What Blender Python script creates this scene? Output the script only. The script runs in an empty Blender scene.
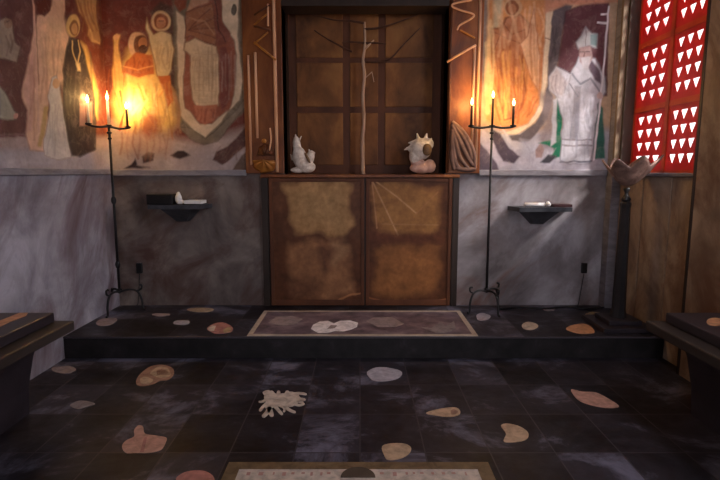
import bpy, bmesh, math, random
import numpy as np
from mathutils import Vector, Matrix
random.seed(7); rng = np.random.default_rng(7)
S = bpy.context.scene; COL = S.collection
R = math.radians
# ------------------------------------------------------------------ camera
F = 508.0; PITCH = R(7.6); CAM = Vector((0.0, -4.32, 1.31))
cd = bpy.data.cameras.new('camera'); cam = bpy.data.objects.new('camera', cd); COL.objects.link(cam)
cam.location = CAM; cam.rotation_euler = (R(90) - PITCH, 0, 0)
cd.sensor_width = 36; cd.lens = F / 720 * 36; cd.clip_start = .05
S.camera = cam
cp, sp = math.cos(PITCH), math.sin(PITCH)
def ray(px, py):
    u, v = (px - 360) / F, (240 - py) / F
    return Vector((u, cp + v * sp, -sp + v * cp))
def on_y(px, py, Y): d = ray(px, py); return CAM + d * ((Y - CAM.y) / d.y)
def on_x(px, py, X): d = ray(px, py); return CAM + d * ((X - CAM.x) / d.x)
def on_z(px, py, Z): d = ray(px, py); return CAM + d * ((Z - CAM.z) / d.z)
def proj(P):                                   # world points (n,3) -> photo frame
    q = P - np.array(CAM)
    dep = q[:, 1] * cp - q[:, 2] * sp; up = q[:, 1] * sp + q[:, 2] * cp
    return np.stack([360 + F * q[:, 0] / dep, 240 - F * up / dep], 1)
XL, XR = -2.095, 2.08                          # side walls
PZ = .16                                       # platform height
ZD = 1.30                                      # dado / cabinet height
PF = -.86                                      # platform front
# ------------------------------------------------------------------ materials
def lin(c):
    return tuple(((x / 255) / 12.92 if x / 255 <= .04045 else ((x / 255 + .055) / 1.055) ** 2.4) for x in c)
def new_mat(name):
    m = bpy.data.materials.new(name); m.use_nodes = True
    nt = m.node_tree; nt.nodes.clear()
    o = nt.nodes.new('ShaderNodeOutputMaterial'); b = nt.nodes.new('ShaderNodeBsdfPrincipled')
    nt.links.new(b.outputs[0], o.inputs[0]); return m, nt, b
def coords(nt, scale, rot, kind='Object'):
    t = nt.nodes.new('ShaderNodeTexCoord'); mp = nt.nodes.new('ShaderNodeMapping')
    mp.inputs['Rotation'].default_value = [R(a) for a in rot]; nt.links.new(t.outputs[kind], mp.inputs[0])
    m2 = nt.nodes.new('ShaderNodeMapping'); m2.inputs['Scale'].default_value = scale
    nt.links.new(mp.outputs[0], m2.inputs[0]); return m2.outputs[0]
def noise(nt, vec, scale, detail=5, rough=.6, dist=0.):
    n = nt.nodes.new('ShaderNodeTexNoise'); n.inputs['Scale'].default_value = scale
    n.inputs['Detail'].default_value = detail; n.inputs['Roughness'].default_value = rough
    n.inputs['Distortion'].default_value = dist; nt.links.new(vec, n.inputs['Vector']); return n.outputs['Fac']
def ramp(nt, fac, stops):
    r = nt.nodes.new('ShaderNodeValToRGB'); cr = r.color_ramp
    while len(cr.elements) < len(stops): cr.elements.new(.5)
    for e, (p, c) in zip(cr.elements, stops): e.position = p; e.color = (*lin(c), 1)
    nt.links.new(fac, r.inputs[0]); return r.outputs[0]
def mix(nt, fac, a, b, mode='MIX'):
    m = nt.nodes.new('ShaderNodeMix'); m.data_type = 'RGBA'; m.blend_type = mode
    for sock, v in ((m.inputs[0], fac), (m.inputs[6], a), (m.inputs[7], b)):
        if isinstance(v, (int, float)): sock.default_value = v
        elif isinstance(v, tuple): sock.default_value = (*v, 1)
        else: nt.links.new(v, sock)
    return m.outputs[2]
def bump(nt, b, fac, s, d=.02):
    n = nt.nodes.new('ShaderNodeBump'); n.inputs['Strength'].default_value = s; n.inputs['Distance'].default_value = d
    nt.links.new(fac, n.inputs['Height']); nt.links.new(n.outputs[0], b.inputs['Normal'])
def mottle(name, stops, scale=3, stretch=(1, 1, 1), rot=(0, 0, 0), rough=.7, bmp=.2, veins=None, spec=.3, metal=0., detail=6, dist=.4):
    m, nt, b = new_mat(name)
    v = coords(nt, stretch, rot); f = noise(nt, v, scale, detail, .62, dist)
    c = ramp(nt, f, stops)
    if veins:
        vc, vs, vst, vrot, lo, hi = veins
        f2 = noise(nt, coords(nt, vst, vrot), vs, 6, .65, .8)
        c = mix(nt, ramp(nt, f2, [(lo, (0, 0, 0)), (hi, (255, 255, 255))]), c, lin(vc))
    nt.links.new(c, b.inputs['Base Color'])
    b.inputs['Roughness'].default_value = rough; b.inputs['Specular IOR Level'].default_value = spec
    b.inputs['Metallic'].default_value = metal
    if bmp: bump(nt, b, f, bmp)
    return m
def emit(name, c, s):
    m, nt, b = new_mat(name); b.inputs['Base Color'].default_value = (*lin(c), 1)
    b.inputs['Emission Color'].default_value = (*lin(c), 1); b.inputs['Emission Strength'].default_value = s; return m
M = {}
M['marble_left'] = mottle('marble_left', [(.3, (112, 102, 110)), (.45, (152, 146, 156)), (.58, (184, 179, 190)), (.72, (132, 132, 152))], 2.6, (1, 1, .62), (30, 0, 0), .55, .06,
    ((112, 90, 96), 2.2, (1, 1, .42), (28, 0, 0), .47, .68), detail=9)
M['marble_back'] = mottle('marble_back', [(.28, (66, 55, 52)), (.5, (112, 99, 94)), (.7, (146, 132, 124))], 3.0, (1, 1, .8), (0, 25, 0), .6, .08,
    ((84, 60, 54), 2.2, (.7, 1, 1.2), (0, 40, 0), .47, .66), detail=9)
M['marble_bright'] = mottle('marble_bright', [(.3, (82, 73, 73)), (.5, (130, 121, 124)), (.68, (172, 165, 170))], 2.8, (1, 1, .55), (0, -40, 0), .6, .08,
    ((108, 80, 72), 2.4, (1, 1, .4), (0, -42, 0), .47, .66), detail=9)
M['plaster'] = mottle('plaster', [(.3, (150, 140, 130)), (.7, (190, 180, 168))], 3, rough=.85)
M['ledge'] = mottle('ledge', [(.3, (112, 106, 112)), (.7, (150, 144, 150))], 6, (1, 1, 4), rough=.6)
M['wood_wall'] = mottle('wood_wall', [(.28, (104, 84, 72)), (.5, (158, 134, 114)), (.7, (192, 168, 146))], 3.4, (1, 1, .7), rough=.5, bmp=.1, veins=((112, 82, 64), 2.6, (1, 1, .6), (20, 0, 0), .46, .66), detail=9)
M['jamb_wood'] = mottle('jamb_wood', [(.3, (104, 86, 66)), (.7, (150, 126, 100))], 6, (1, 1, .3), rough=.6, bmp=.1)
M['jamb_dark'] = mottle('jamb_dark', [(.3, (62, 52, 44)), (.7, (98, 84, 72))], 6, (1, 1, .3), rough=.6, bmp=.1)
M['dark_wood'] = mottle('dark_wood', [(.3, (34, 24, 20)), (.7, (62, 46, 38))], 6, (1, 1, .3), rough=.45, bmp=.1)
M['niche_wood'] = mottle('niche_wood', [(.3, (74, 42, 22)), (.5, (126, 78, 40)), (.7, (164, 110, 60))], 3, (1, 1, .6), rough=.65, bmp=.1)
M['niche_rail'] = mottle('niche_rail', [(.3, (70, 38, 22)), (.7, (104, 58, 32))], 5, (1, 1, .4), rough=.6, bmp=.1)
M['orange_wood'] = mottle('orange_wood', [(.28, (62, 32, 18)), (.5, (116, 62, 28)), (.72, (158, 96, 46))], 4, (1, 1, .35), rough=.45, bmp=.1)
M['rod_wood'] = mottle('rod_wood', [(.3, (196, 132, 92)), (.7, (242, 190, 148))], 9, (1, 1, .2), rough=.4)
M['gilt'] = mottle('gilt', [(.3, (128, 74, 30)), (.7, (196, 128, 56))], 9, rough=.4, bmp=.2)
M['brown_carving'] = mottle('brown_carving', [(.3, (84, 58, 50)), (.7, (140, 104, 90))], 7, rough=.6, bmp=.2)
M['iron'] = mottle('iron', [(.3, (18, 15, 16)), (.7, (38, 32, 34))], 20, rough=.5, spec=.4)
M['sleeve'] = mottle('sleeve', [(.3, (44, 30, 24)), (.7, (70, 48, 36))], 20, rough=.6)
M['wax'] = mottle('wax', [(.3, (222, 206, 176)), (.7, (244, 234, 210))], 12, rough=.5)
M['shell'] = mottle('shell', [(.3, (196, 170, 150)), (.6, (236, 218, 202)), (.8, (214, 196, 184))], 30, rough=.6, bmp=.3)
M['shell_pink'] = mottle('shell_pink', [(.3, (188, 136, 118)), (.7, (226, 182, 160))], 18, rough=.5, bmp=.2)
M['shell_brown'] = mottle('shell_brown', [(.3, (84, 62, 56)), (.7, (150, 118, 106))], 16, rough=.6, bmp=.4)
M['hollow'] = mottle('hollow', [(.3, (92, 66, 44)), (.7, (140, 106, 72))], 14, rough=.6)
M['driftwood'] = mottle('driftwood', [(.3, (168, 128, 102)), (.7, (226, 190, 162))], 12, (1, 1, .25), rough=.7, bmp=.3)
M['twig'] = mottle('twig', [(.3, (58, 32, 20)), (.7, (92, 54, 34))], 12, rough=.7)
M['slab_black'] = mottle('slab_black', [(.3, (34, 28, 32)), (.7, (58, 50, 56))], 4, rough=.42, bmp=.1)
M['bench_top'] = mottle('bench_top', [(.3, (40, 34, 37)), (.7, (64, 56, 62))], 4, (1, .4, 1), rough=.4, bmp=.08)
M['bench_seat'] = mottle('bench_seat', [(.3, (38, 32, 30)), (.7, (66, 57, 53))], 6, (1, .2, 1), rough=.45, bmp=.1)
M['book_black'] = mottle('book_black', [(.3, (16, 12, 14)), (.7, (30, 24, 26))], 10, rough=.5)
M['book_red'] = mottle('book_red', [(.3, (52, 26, 28)), (.7, (76, 40, 42))], 10, rough=.5)
M['paper'] = mottle('paper', [(.3, (214, 206, 206)), (.7, (240, 236, 236))], 10, rough=.8, bmp=.1)
M['shelf_stone'] = mottle('shelf_stone', [(.3, (42, 42, 46)), (.7, (74, 74, 80))], 8, rough=.45)
M['plastic'] = mottle('plastic', [(.3, (18, 16, 18)), (.7, (28, 26, 28))], 10, rough=.4)
for k, c in dict(cream=(212, 196, 182), grey=(180, 172, 182), tan=(204, 172, 142), pink=(206, 158, 142), orange=(210, 152, 112), dim=(150, 138, 140),
                 yellow=(186, 164, 124), rose=(186, 128, 120), white=(255, 246, 248), faint=(162, 144, 144), rust=(170, 128, 108)).items():
    d = tuple(int(x * .78) for x in c)
    M['inlay_' + k] = mottle('inlay_' + k, [(.3, d), (.6, c), (.8, tuple(min(255, int(x * 1.04)) for x in c))], 22, rough=.55, bmp=.1)
M['border'] = mottle('border', [(.3, (164, 146, 130)), (.7, (206, 188, 170))], 14, rough=.55)
M['border_brown'] = mottle('border_brown', [(.3, (92, 74, 54)), (.7, (136, 112, 84))], 14, rough=.55)
M['slab_field'] = mottle('slab_field', [(.3, (66, 54, 62)), (.5, (112, 94, 102)), (.7, (150, 130, 132))], 7, rough=.5, detail=8)
M['mark_red'] = mottle('mark_red', [(.3, (166, 120, 114)), (.7, (194, 150, 140))], 20, rough=.6)
M['riser_stone'] = mottle('riser_stone', [(.35, (20, 17, 18)), (.6, (36, 31, 33)), (.75, (56, 50, 54))], 6, rough=.6, bmp=.2)
M['ceiling'] = mottle('ceiling', [(.3, (60, 46, 38)), (.7, (90, 72, 60))], 3, rough=.8)
def tile_mat(name, tw, th, off):
    m, nt, b = new_mat(name)
    tc = nt.nodes.new('ShaderNodeTexCoord'); mp = nt.nodes.new('ShaderNodeMapping'); mp.inputs['Location'].default_value = off
    nt.links.new(tc.outputs['Object'], mp.inputs[0]); v = mp.outputs[0]
    br = nt.nodes.new('ShaderNodeTexBrick'); br.offset = 0.; br.squash = 1.
    br.inputs['Scale'].default_value = 1; br.inputs['Brick Width'].default_value = tw; br.inputs['Row Height'].default_value = th
    br.inputs['Mortar Size'].default_value = .004; br.inputs['Mortar Smooth'].default_value = .3
    br.inputs['Color1'].default_value = (0, 0, 0, 1); br.inputs['Color2'].default_value = (1, 1, 1, 1); br.inputs['Mortar'].default_value = (.5, .5, .5, 1)
    br.inputs['Bias'].default_value = 0; nt.links.new(v, br.inputs['Vector'])
    base = ramp(nt, br.outputs['Color'], [(.0, (40, 34, 38)), (.5, (48, 42, 47)), (.85, (55, 49, 56)), (1., (76, 73, 84))])
    n1 = noise(nt, v, 3.2, 7, .65, .6); n2 = noise(nt, v, 14, 5, .6)
    c = mix(nt, .75, base, ramp(nt, n1, [(.3, (74, 66, 68)), (.5, (160, 152, 160)), (.72, (255, 250, 255))]), 'MULTIPLY')
    c = mix(nt, .6, c, ramp(nt, n2, [(.3, (110, 100, 102)), (.7, (255, 255, 255))]), 'MULTIPLY')
    n3 = noise(nt, coords(nt, (1, 1.3, 1), (0, 0, 0)), 2.1, 8, .7, .5)
    tv = nt.nodes.new('ShaderNodeMath'); tv.operation = 'MULTIPLY_ADD'; tv.inputs[1].default_value = .10; nt.links.new(br.outputs['Color'], tv.inputs[0]); nt.links.new(n3, tv.inputs[2])
    c = mix(nt, ramp(nt, tv.outputs[0], [(.44, (0, 0, 0)), (.6, (80, 80, 80)), (.74, (225, 225, 225))]), c, lin((126, 123, 142)))
    c = mix(nt, br.outputs['Fac'], c, lin((66, 60, 65)))
    nt.links.new(c, b.inputs['Base Color'])
    rr = nt.nodes.new('ShaderNodeMapRange'); rr.inputs['From Min'].default_value = .3; rr.inputs['From Max'].default_value = .7
    rr.inputs['To Min'].default_value = .34; rr.inputs['To Max'].default_value = .6
    nt.links.new(n1, rr.inputs[0]); nt.links.new(rr.outputs[0], b.inputs['Roughness'])
    b.inputs['Specular IOR Level'].default_value = .25
    bump(nt, b, n2, .12, .01); return m
M['floor_tile'] = tile_mat('floor_tile', .307, .385, (.0, .54, 0))
M['platform_tile'] = tile_mat('platform_tile', .42, .43, (.1, 0, 0))
def paint_mat(name, rough=.8, speck=.22, sc=40):
    m, nt, b = new_mat(name)
    a = nt.nodes.new('ShaderNodeVertexColor'); a.layer_name = 'paint'
    v = coords(nt, (1, 1, 1), (0, 0, 0))
    n = noise(nt, v, sc, 6, .65); n2 = noise(nt, v, 7, 5, .6, .5)
    c = mix(nt, speck, a.outputs[0], ramp(nt, n, [(.3, (150, 140, 136)), (.65, (255, 255, 255))]), 'MULTIPLY')
    c = mix(nt, speck, c, ramp(nt, n2, [(.3, (165, 155, 150)), (.6, (255, 255, 255))]), 'MULTIPLY')
    if name == 'fresco':
        n3 = noise(nt, v, 11, 9, .72, .6)
        c = mix(nt, ramp(nt, n3, [(.5, (0, 0, 0)), (.74, (120, 120, 120))]), c, lin((212, 190, 176)))
        n4 = noise(nt, coords(nt, (1, 1, .35), (0, 0, 0)), 26, 6, .7, .4)
        c = mix(nt, ramp(nt, n4, [(.54, (0, 0, 0)), (.76, (105, 105, 105))]), c, lin((96, 66, 58)))
    nt.links.new(c, b.inputs['Base Color']); b.inputs['Roughness'].default_value = rough
    b.inputs['Specular IOR Level'].default_value = .2; bump(nt, b, n, .08, .01); return m
M['fresco'] = paint_mat('fresco'); M['door_hide'] = paint_mat('door_hide', .5, .45, 22)
def red_panel(nm, ca, cb):
    m = bpy.data.materials.new(nm); m.use_nodes = True; nt = m.node_tree; nt.nodes.clear()
    o = nt.nodes.new('ShaderNodeOutputMaterial'); d = nt.nodes.new('ShaderNodeBsdfPrincipled'); t = nt.nodes.new('ShaderNodeBsdfTranslucent')
    n = noise(nt, coords(nt, (1, 1, 1), (0, 0, 0)), 6, 4)
    c = ramp(nt, n, [(.3, ca), (.7, cb)])
    nt.links.new(c, d.inputs['Base Color']); nt.links.new(c, t.inputs['Color']); d.inputs['Roughness'].default_value = .4
    mx = nt.nodes.new('ShaderNodeMixShader'); mx.inputs[0].default_value = .36
    nt.links.new(d.outputs[0], mx.inputs[1]); nt.links.new(t.outputs[0], mx.inputs[2]); nt.links.new(mx.outputs[0], o.inputs[0]); return m
M['red_panel'] = red_panel('red_panel', (152, 50, 52), (178, 64, 62))
M['red_bar'] = red_panel('red_bar', (150, 70, 44), (176, 96, 58))
M['flame'] = emit('flame', (255, 214, 130), 14)
# ------------------------------------------------------------------ mesh helpers
def obj(name, bm, mat, parent=None, smooth=False):
    me = bpy.data.meshes.new(name); bmesh.ops.recalc_face_normals(bm, faces=bm.faces[:]); bm.to_mesh(me); bm.free()
    if smooth:
        for p in me.polygons: p.use_smooth = True
    o = bpy.data.objects.new(name, me); COL.objects.link(o)
    if isinstance(mat, str): mat = M[mat]
    me.materials.append(mat)
    if parent:
        o.parent = parent; w = Vector((0, 0, 0)); q = parent
        while q: w += q.location; q = q.parent
        o.location = -w          # meshes are given in world coordinates
    return o
def tag(o, label, cat, group=None, kind=None):
    o['label'] = label; o['category'] = cat
    if group: o['group'] = group
    if kind: o['kind'] = kind
    return o
def struct(name, bm, mat, parent=None, smooth=False):
    o = obj(name, bm, mat, parent, smooth)
    if not parent: o['kind'] = 'structure'
    return o
def thing(name, label, cat, loc, group=None):
    o = bpy.data.objects.new(name, None); o.empty_display_size = .1; COL.objects.link(o); o.location = loc
    return tag(o, label, cat, group)
def bx(bm, x0, x1, y0, y1, z0, z1, bev=0.):
    vs = [bm.verts.new((x, y, z)) for x in (x0, x1) for y in (y0, y1) for z in (z0, z1)]
    fs = [bm.faces.new([vs[i] for i in f]) for f in ((0, 1, 3, 2), (4, 6, 7, 5), (0, 4, 5, 1), (2, 3, 7, 6), (0, 2, 6, 4), (1, 5, 7, 3))]
    if bev:
        es = {e for f in fs for e in f.edges}
        bmesh.ops.bevel(bm, geom=list(es), offset=bev, segments=2, affect='EDGES', profile=.5)
    return bm
def box(*a, **k): return bx(bmesh.new(), *a, **k)
def tube(bm, pts, rad, n=10):
    pts = [Vector(p) for p in pts]
    if not isinstance(rad, (list, tuple)): rad = [rad] * len(pts)
    T = (pts[1] - pts[0]).normalized(); a = Vector((0, 0, 1)) if abs(T.z) < .9 else Vector((0, 1, 0))
    N = T.cross(a).normalized(); rings = []
    for i, p in enumerate(pts):
        t = (pts[min(i + 1, len(pts) - 1)] - pts[max(i - 1, 0)]).normalized()
        N = (N - t * N.dot(t)).normalized(); B = t.cross(N)
        rings.append([bm.verts.new(p + (N * math.cos(2 * math.pi * k / n) + B * math.sin(2 * math.pi * k / n)) * rad[i]) for k in range(n)])
    for a, b in zip(rings, rings[1:]):
        for k in range(n): bm.faces.new((a[k], a[(k + 1) % n], b[(k + 1) % n], b[k]))
    bm.faces.new(rings[0][::-1]); bm.faces.new(rings[-1]); return bm
def T(pts, rad, n=10): return tube(bmesh.new(), pts, rad, n)
def smoothpts(pts, k=6):
    P = [Vector(p) for p in pts]; out = []
    for i in range(len(P) - 1):
        p0, p1, p2, p3 = P[max(i - 1, 0)], P[i], P[i + 1], P[min(i + 2, len(P) - 1)]
        for j in range(k):
            t = j / k
            out.append(.5 * ((2 * p1) + (p2 - p0) * t + (2 * p0 - 5 * p1 + 4 * p2 - p3) * t * t + (3 * p1 - p0 - 3 * p2 + p3) * t ** 3))
    return out + [P[-1]]
def lathe(bm, c, prof, n=24, rot=0.):
    rings = []
    for r, z in prof:
        rings.append([bm.verts.new((c[0] + r * math.cos(rot + 2 * math.pi * k / n), c[1] + r * math.sin(rot + 2 * math.pi * k / n), c[2] + z)) for k in range(n)])
    for a, b in zip(rings, rings[1:]):
        for k in range(n): bm.faces.new((a[k], a[(k + 1) % n], b[(k + 1) % n], b[k]))
    bm.faces.new(rings[0][::-1]); bm.faces.new(rings[-1]); return bm
def L(c, prof, n=24, rot=0.): return lathe(bmesh.new(), c, prof, n, rot)
def ball(bm, c, r, rot=None, seg=20, ring=12):
    q = bmesh.ops.create_uvsphere(bm, u_segments=seg, v_segments=ring, radius=1)
    mt = Matrix.Translation(c) @ (rot or Matrix()) @ Matrix.Diagonal((*(r if hasattr(r, '__len__') else (r, r, r)), 1))
    bmesh.ops.transform(bm, matrix=mt, verts=q['verts']); return bm
def prism(pts, d):                              # polygon extruded by vector d
    bm = bmesh.new(); a = [bm.verts.new(p) for p in pts]; b = [bm.verts.new(Vector(p) + Vector(d)) for p in pts]
    n = len(a); bm.faces.new(a); bm.faces.new(b[::-1])
    for i in range(n): bm.faces.new((a[i], b[i], b[(i + 1) % n], a[(i + 1) % n]))
    return bm
def fuse(o, voxel, it=4):
    m = o.modifiers.new('fuse', 'REMESH'); m.mode = 'VOXEL'; m.voxel_size = voxel; m.use_smooth_shade = True
    s = o.modifiers.new('soft', 'SMOOTH'); s.iterations = it; s.factor = .5; return o
# ------------------------------------------------------------------ painter (fresco and door hides as colour attribute)
def vnoise(Q, s, seed):
    r = np.random.default_rng(seed).random((97, 97)); q = Q / s; i = np.floor(q).astype(int); f = q - i; f = f * f * (3 - 2 * f)
    g = lambda a, b: r[(i[:, 0] + a) % 97, (i[:, 1] + b) % 97]
    return (g(0, 0) * (1 - f[:, 0]) + g(1, 0) * f[:, 0]) * (1 - f[:, 1]) + (g(0, 1) * (1 - f[:, 0]) + g(1, 1) * f[:, 0]) * f[:, 1]
def segdist(Q, a, b):
    a = np.array(a, float); b = np.array(b, float); d = b - a
    t = np.clip(((Q - a) @ d) / max(d @ d, 1e-9), 0, 1); return np.hypot(*(Q - a - t[:, None] * d).T)
class Canvas:
    def __init__(s, Q, base):
        s.Q = Q + (np.stack([vnoise(Q, 7, 1), vnoise(Q, 7, 2)], 1) - .5) * 1.3; s.C = np.tile(np.array(lin(base)), (len(Q), 1))
    def lay(s, m, c): s.C += (np.array(lin(c)) - s.C) * m[:, None]
    def poly(s, pts, c, soft=.9, a=1.):
        Q = s.Q; ins = np.zeros(len(Q), bool); dist = np.full(len(Q), 1e9)
        for (x0, y0), (x1, y1) in zip(pts, pts[1:] + pts[:1]):
            dist = np.minimum(dist, segdist(Q, (x0, y0), (x1, y1)))
            if y0 != y1:
                ins ^= ((y0 > Q[:, 1]) != (y1 > Q[:, 1])) & (Q[:, 0] < (x1 - x0) * (Q[:, 1] - y0) / (y1 - y0) + x0)
        sd = np.where(ins, dist, -dist); s.lay(np.clip(sd / soft * .5 + .5, 0, 1) * a, c)
    def line(s, pts, c, w=1.2, soft=.8, a=1.):
        d = np.full(len(s.Q), 1e9)
        for p, q in zip(pts, pts[1:]): d = np.minimum(d, segdist(s.Q, p, q))
        s.lay(np.clip((w / 2 - d) / soft + .5, 0, 1) * a, c)
    def oval(s, x, y, rx, ry, c, soft=.15, a=1.):
        r = np.hypot((s.Q[:, 0] - x) / rx, (s.Q[:, 1] - y) / ry); s.lay(np.clip((1 - r) / soft + .5, 0, 1) * a, c)
    def outline(s, pts, c, w=1., a=.7): s.line(pts + pts[:1], c, w * 1.15, 1.1, a * .85)
    def folds(s, x0, y0, x1, y1, n, c, w=1., a=.5, seed=0, bend=3, lean=0):
        r = random.Random(seed)
        for i in range(n):
            x = x0 + (x1 - x0) * (i + .3 + .4 * r.random()) / n; ya = y0 + (y1 - y0) * r.random() * .35; yb = y1 - (y1 - y0) * r.random() * .35
            s.line([(x, ya), (x + r.uniform(-bend, bend) + lean * .5, (ya + yb) / 2), (x + r.uniform(-bend, bend) + lean, yb)], c, w * r.uniform(.8, 2.2), 1.5, a * r.uniform(.5, 1.))
def painted(name, o0, du, dv, nu, nv, painter, mat, thick, parent=None):
    o0, du, dv = (np.array(v, float) for v in (o0, du, dv))
    U, V = np.meshgrid(np.linspace(0, 1, nu), np.linspace(0, 1, nv)); P = o0 + U.reshape(-1, 1) * du + V.reshape(-1, 1) * dv
    Q = proj(P); cv = painter(Q)
    C = cv.C * (.86 + .28 * vnoise(Q, 9, 5) * (.6 + .8 * vnoise(Q, 2.5, 6)))[:, None]
    idx = np.arange(nu * nv).reshape(nv, nu)
    faces = np.stack([idx[:-1, :-1], idx[:-1, 1:], idx[1:, 1:], idx[1:, :-1]], -1).reshape(-1, 4)
    me = bpy.data.meshes.new(name); me.from_pydata(P.tolist(), [], faces.tolist())
    at = me.color_attributes.new('paint', 'FLOAT_COLOR', 'POINT')
    at.data.foreach_set('color', np.concatenate([np.clip(C, 0, 1), np.ones((len(C), 1))], 1).astype(np.float32).ravel())
    o = bpy.data.objects.new(name, me); COL.objects.link(o); me.materials.append(M[mat])
    so = o.modifiers.new('thickness', 'SOLIDIFY'); so.thickness = thick; so.offset = -1
    if parent: o.parent = parent; o.location = -parent.location
    return o
# ------------------------------------------------------------------ room shell
CZ = 3.3; YF = -5.6
struct('floor', box(XL - .2, 2.5, YF - .2, .2, -.1, 0), 'floor_tile')
struct('ceiling', box(XL - .2, 2.5, YF - .2, .5, CZ, CZ + .1), 'ceiling')
struct('wall_left', box(XL - .2, XL, YF, .3, 0, CZ), 'marble_left')
NX0, NX1, NZ1, ND = -.635, .72, 2.72, .36      # niche opening
DX0, DX1 = -.83, .835
bm = bmesh.new()
bx(bm, XL, NX0, 0, .2, 0, CZ); struct('wall_back', bm, 'marble_back')
bm = bmesh.new(); bx(bm, NX1, 2.24, 0, .2, 0, CZ); bx(bm, NX0, NX1, 0, .2, NZ1, CZ); bx(bm, NX0, NX1, 0, .2, 0, ZD - .03)
struct('wall_back.001', bm, 'marble_bright')
bm = bmesh.new(); bx(bm, XL, -.5, YF - .2, YF, 0, CZ); bx(bm, .9, 2.5, YF - .2, YF, 0, CZ); bx(bm, -.5, .9, YF - .2, YF, 2.3, CZ)
struct('wall_front', bm, 'plaster')
# right wall: opening with boarded recess below and the red window above
WY0, WY1, WX = -1.13, -.10, 2.21; WZ1 = 3.05
bm = bmesh.new(); bx(bm, XR, 2.24, YF, WY0, 0, CZ); bx(bm, XR, 2.24, WY0, WY1, WZ1, CZ)
struct('wall_right', bm, 'wood_wall')
bm = bmesh.new(); bx(bm, XR, 2.24, WY1, 0, 0, CZ); struct('wall_right.001', bm, 'ledge')
bm = bmesh.new()
for a, b in ((WY0, -.80), (-.792, -.45), (-.436, WY1)): bx(bm, 2.15, 2.24, a, b, 0, ZD - .02, bev=.006)
struct('trim_1', bm, 'wood_wall')
struct('wall_right.002', box(2.2, 2.24, WY0, WY1, 0, ZD - .02), 'dark_wood')
struct('trim_8', box(XR - .004, XR + .03, WY0 - .022, WY0 + .002, 0, WZ1), 'dark_wood')
bm = box(2.10, 2.24, WY0, WY1, ZD - .02, ZD + .005, bev=.006); struct('trim_2', bm, 'ledge')
bm = bmesh.new(); bx(bm, XR - .012, 2.115, WY1 - .03, WY1, ZD + .005, WZ1, bev=.005); struct('trim_3', bm, 'jamb_wood')
bm = box(2.115, 2.2, WY1 - .045, WY1, ZD + .005, WZ1, bev=.004); struct('trim_7', bm, 'jamb_dark')
# dado ledges
struct('trim_4', box(XL, XL + .022, YF, 0, ZD - .01, ZD + .035, bev=.006), 'ledge')
struct('trim_5', box(XL + .022, -.955, -.022, 0, ZD - .02, ZD + .03, bev=.006), 'ledge')
struct('trim_6', box(1.0, XR, -.022, 0, ZD - .02, ZD + .03, bev=.006), 'ledge')
# platform
pf_ = struct('floor_platform', box(XL, 2.15, PF, 0, PZ - .014, PZ, bev=.004), 'platform_tile')
rz = struct('riser', box(XL, 2.15, PF + .006, 0, 0, PZ - .014), 'riser_stone', pf_)
# window: frame + pierced red panes
win = bpy.data.objects.new('window_1', None); COL.objects.link(win); win.location = (WX, -.63, ZD); win['kind'] = 'structure'
YC = [(-.15, -.57), (-.605, -.955), (-.99, -1.13)]
ZR = [(1.325, 1.775), (1.815, 2.265), (2.305, 2.755)]
bm = bmesh.new(); y0, y1 = WY0, WY1
bx(bm, WX - .012, WX + .02, -.15, WY1, ZD, WZ1); bx(bm, WX - .012, WX + .02, -.605, -.57, ZD, WZ1); bx(bm, WX - .012, WX + .02, -.99, -.955, ZD, WZ1)
obj('frame', bm, 'red_bar', win)
for z0, z1 in ((ZD, 1.325), (1.775, 1.815), (2.265, 2.305), (2.755, WZ1)):
    obj('glazing_bar', box(WX - .008, WX + .016, WY0, WY1, z0, z1), 'red_bar', win)
for (ya, yb) in YC:
    for (za, zb) in ZR:
        bm = bmesh.new(); nc = 3 if abs(yb - ya) > .3 else 2; nr = 4
        my, mz = .035 * (ya - yb) / .4, .03
        Ya, Yb, Za, Zb = ya - my, yb + my, za + mz, zb - .02
        g = lambda y, z: bm.verts.new((WX, y, z))
        ys = [Ya + (Yb - Ya) * i / nc for i in range(nc + 1)]; zs = [Za + (Zb - Za) * i / nr for i in range(nr + 1)]
        def quad(*p): bm.faces.new([g(*q) for q in p])
        quad((ya, za), (yb, za), (yb, Za), (ya, Za)); quad((ya, Zb), (yb, Zb), (yb, zb), (ya, zb))
        quad((ya, Za), (Ya, Za), (Ya, Zb), (ya, Zb)); quad((Yb, Za), (yb, Za), (yb, Zb), (Yb, Zb))
        for i in range(nc):
            for j in range(nr):
                a0, a1, b0, b1 = ys[i], ys[i + 1], zs[j], zs[j + 1]; w = a1 - a0; h = b1 - b0
                jt = lambda: random.uniform(-.03, .03)
                t1 = (a0 + w * (.16 + jt()), b1 - h * .19); t2 = (a1 - w * (.16 + jt()), b1 - h * .19); t3 = (a0 + w * (.5 + jt()), b0 + h * .17)
                A, B, C_, D = (a0, b0), (a1, b0), (a1, b1), (a0, b1)
                quad(D, t1, t2, C_); quad(C_, t2, t3, B); quad(A, t3, t1, D); quad(A, B, t3)
        bmesh.ops.remove_doubles(bm, verts=bm.verts[:], dist=1e-5)
        o = obj('pierced_pane', bm, 'red_panel', win); sm = o.modifiers.new('thickness', 'SOLIDIFY'); sm.thickness = .006; sm.offset = 0
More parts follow.
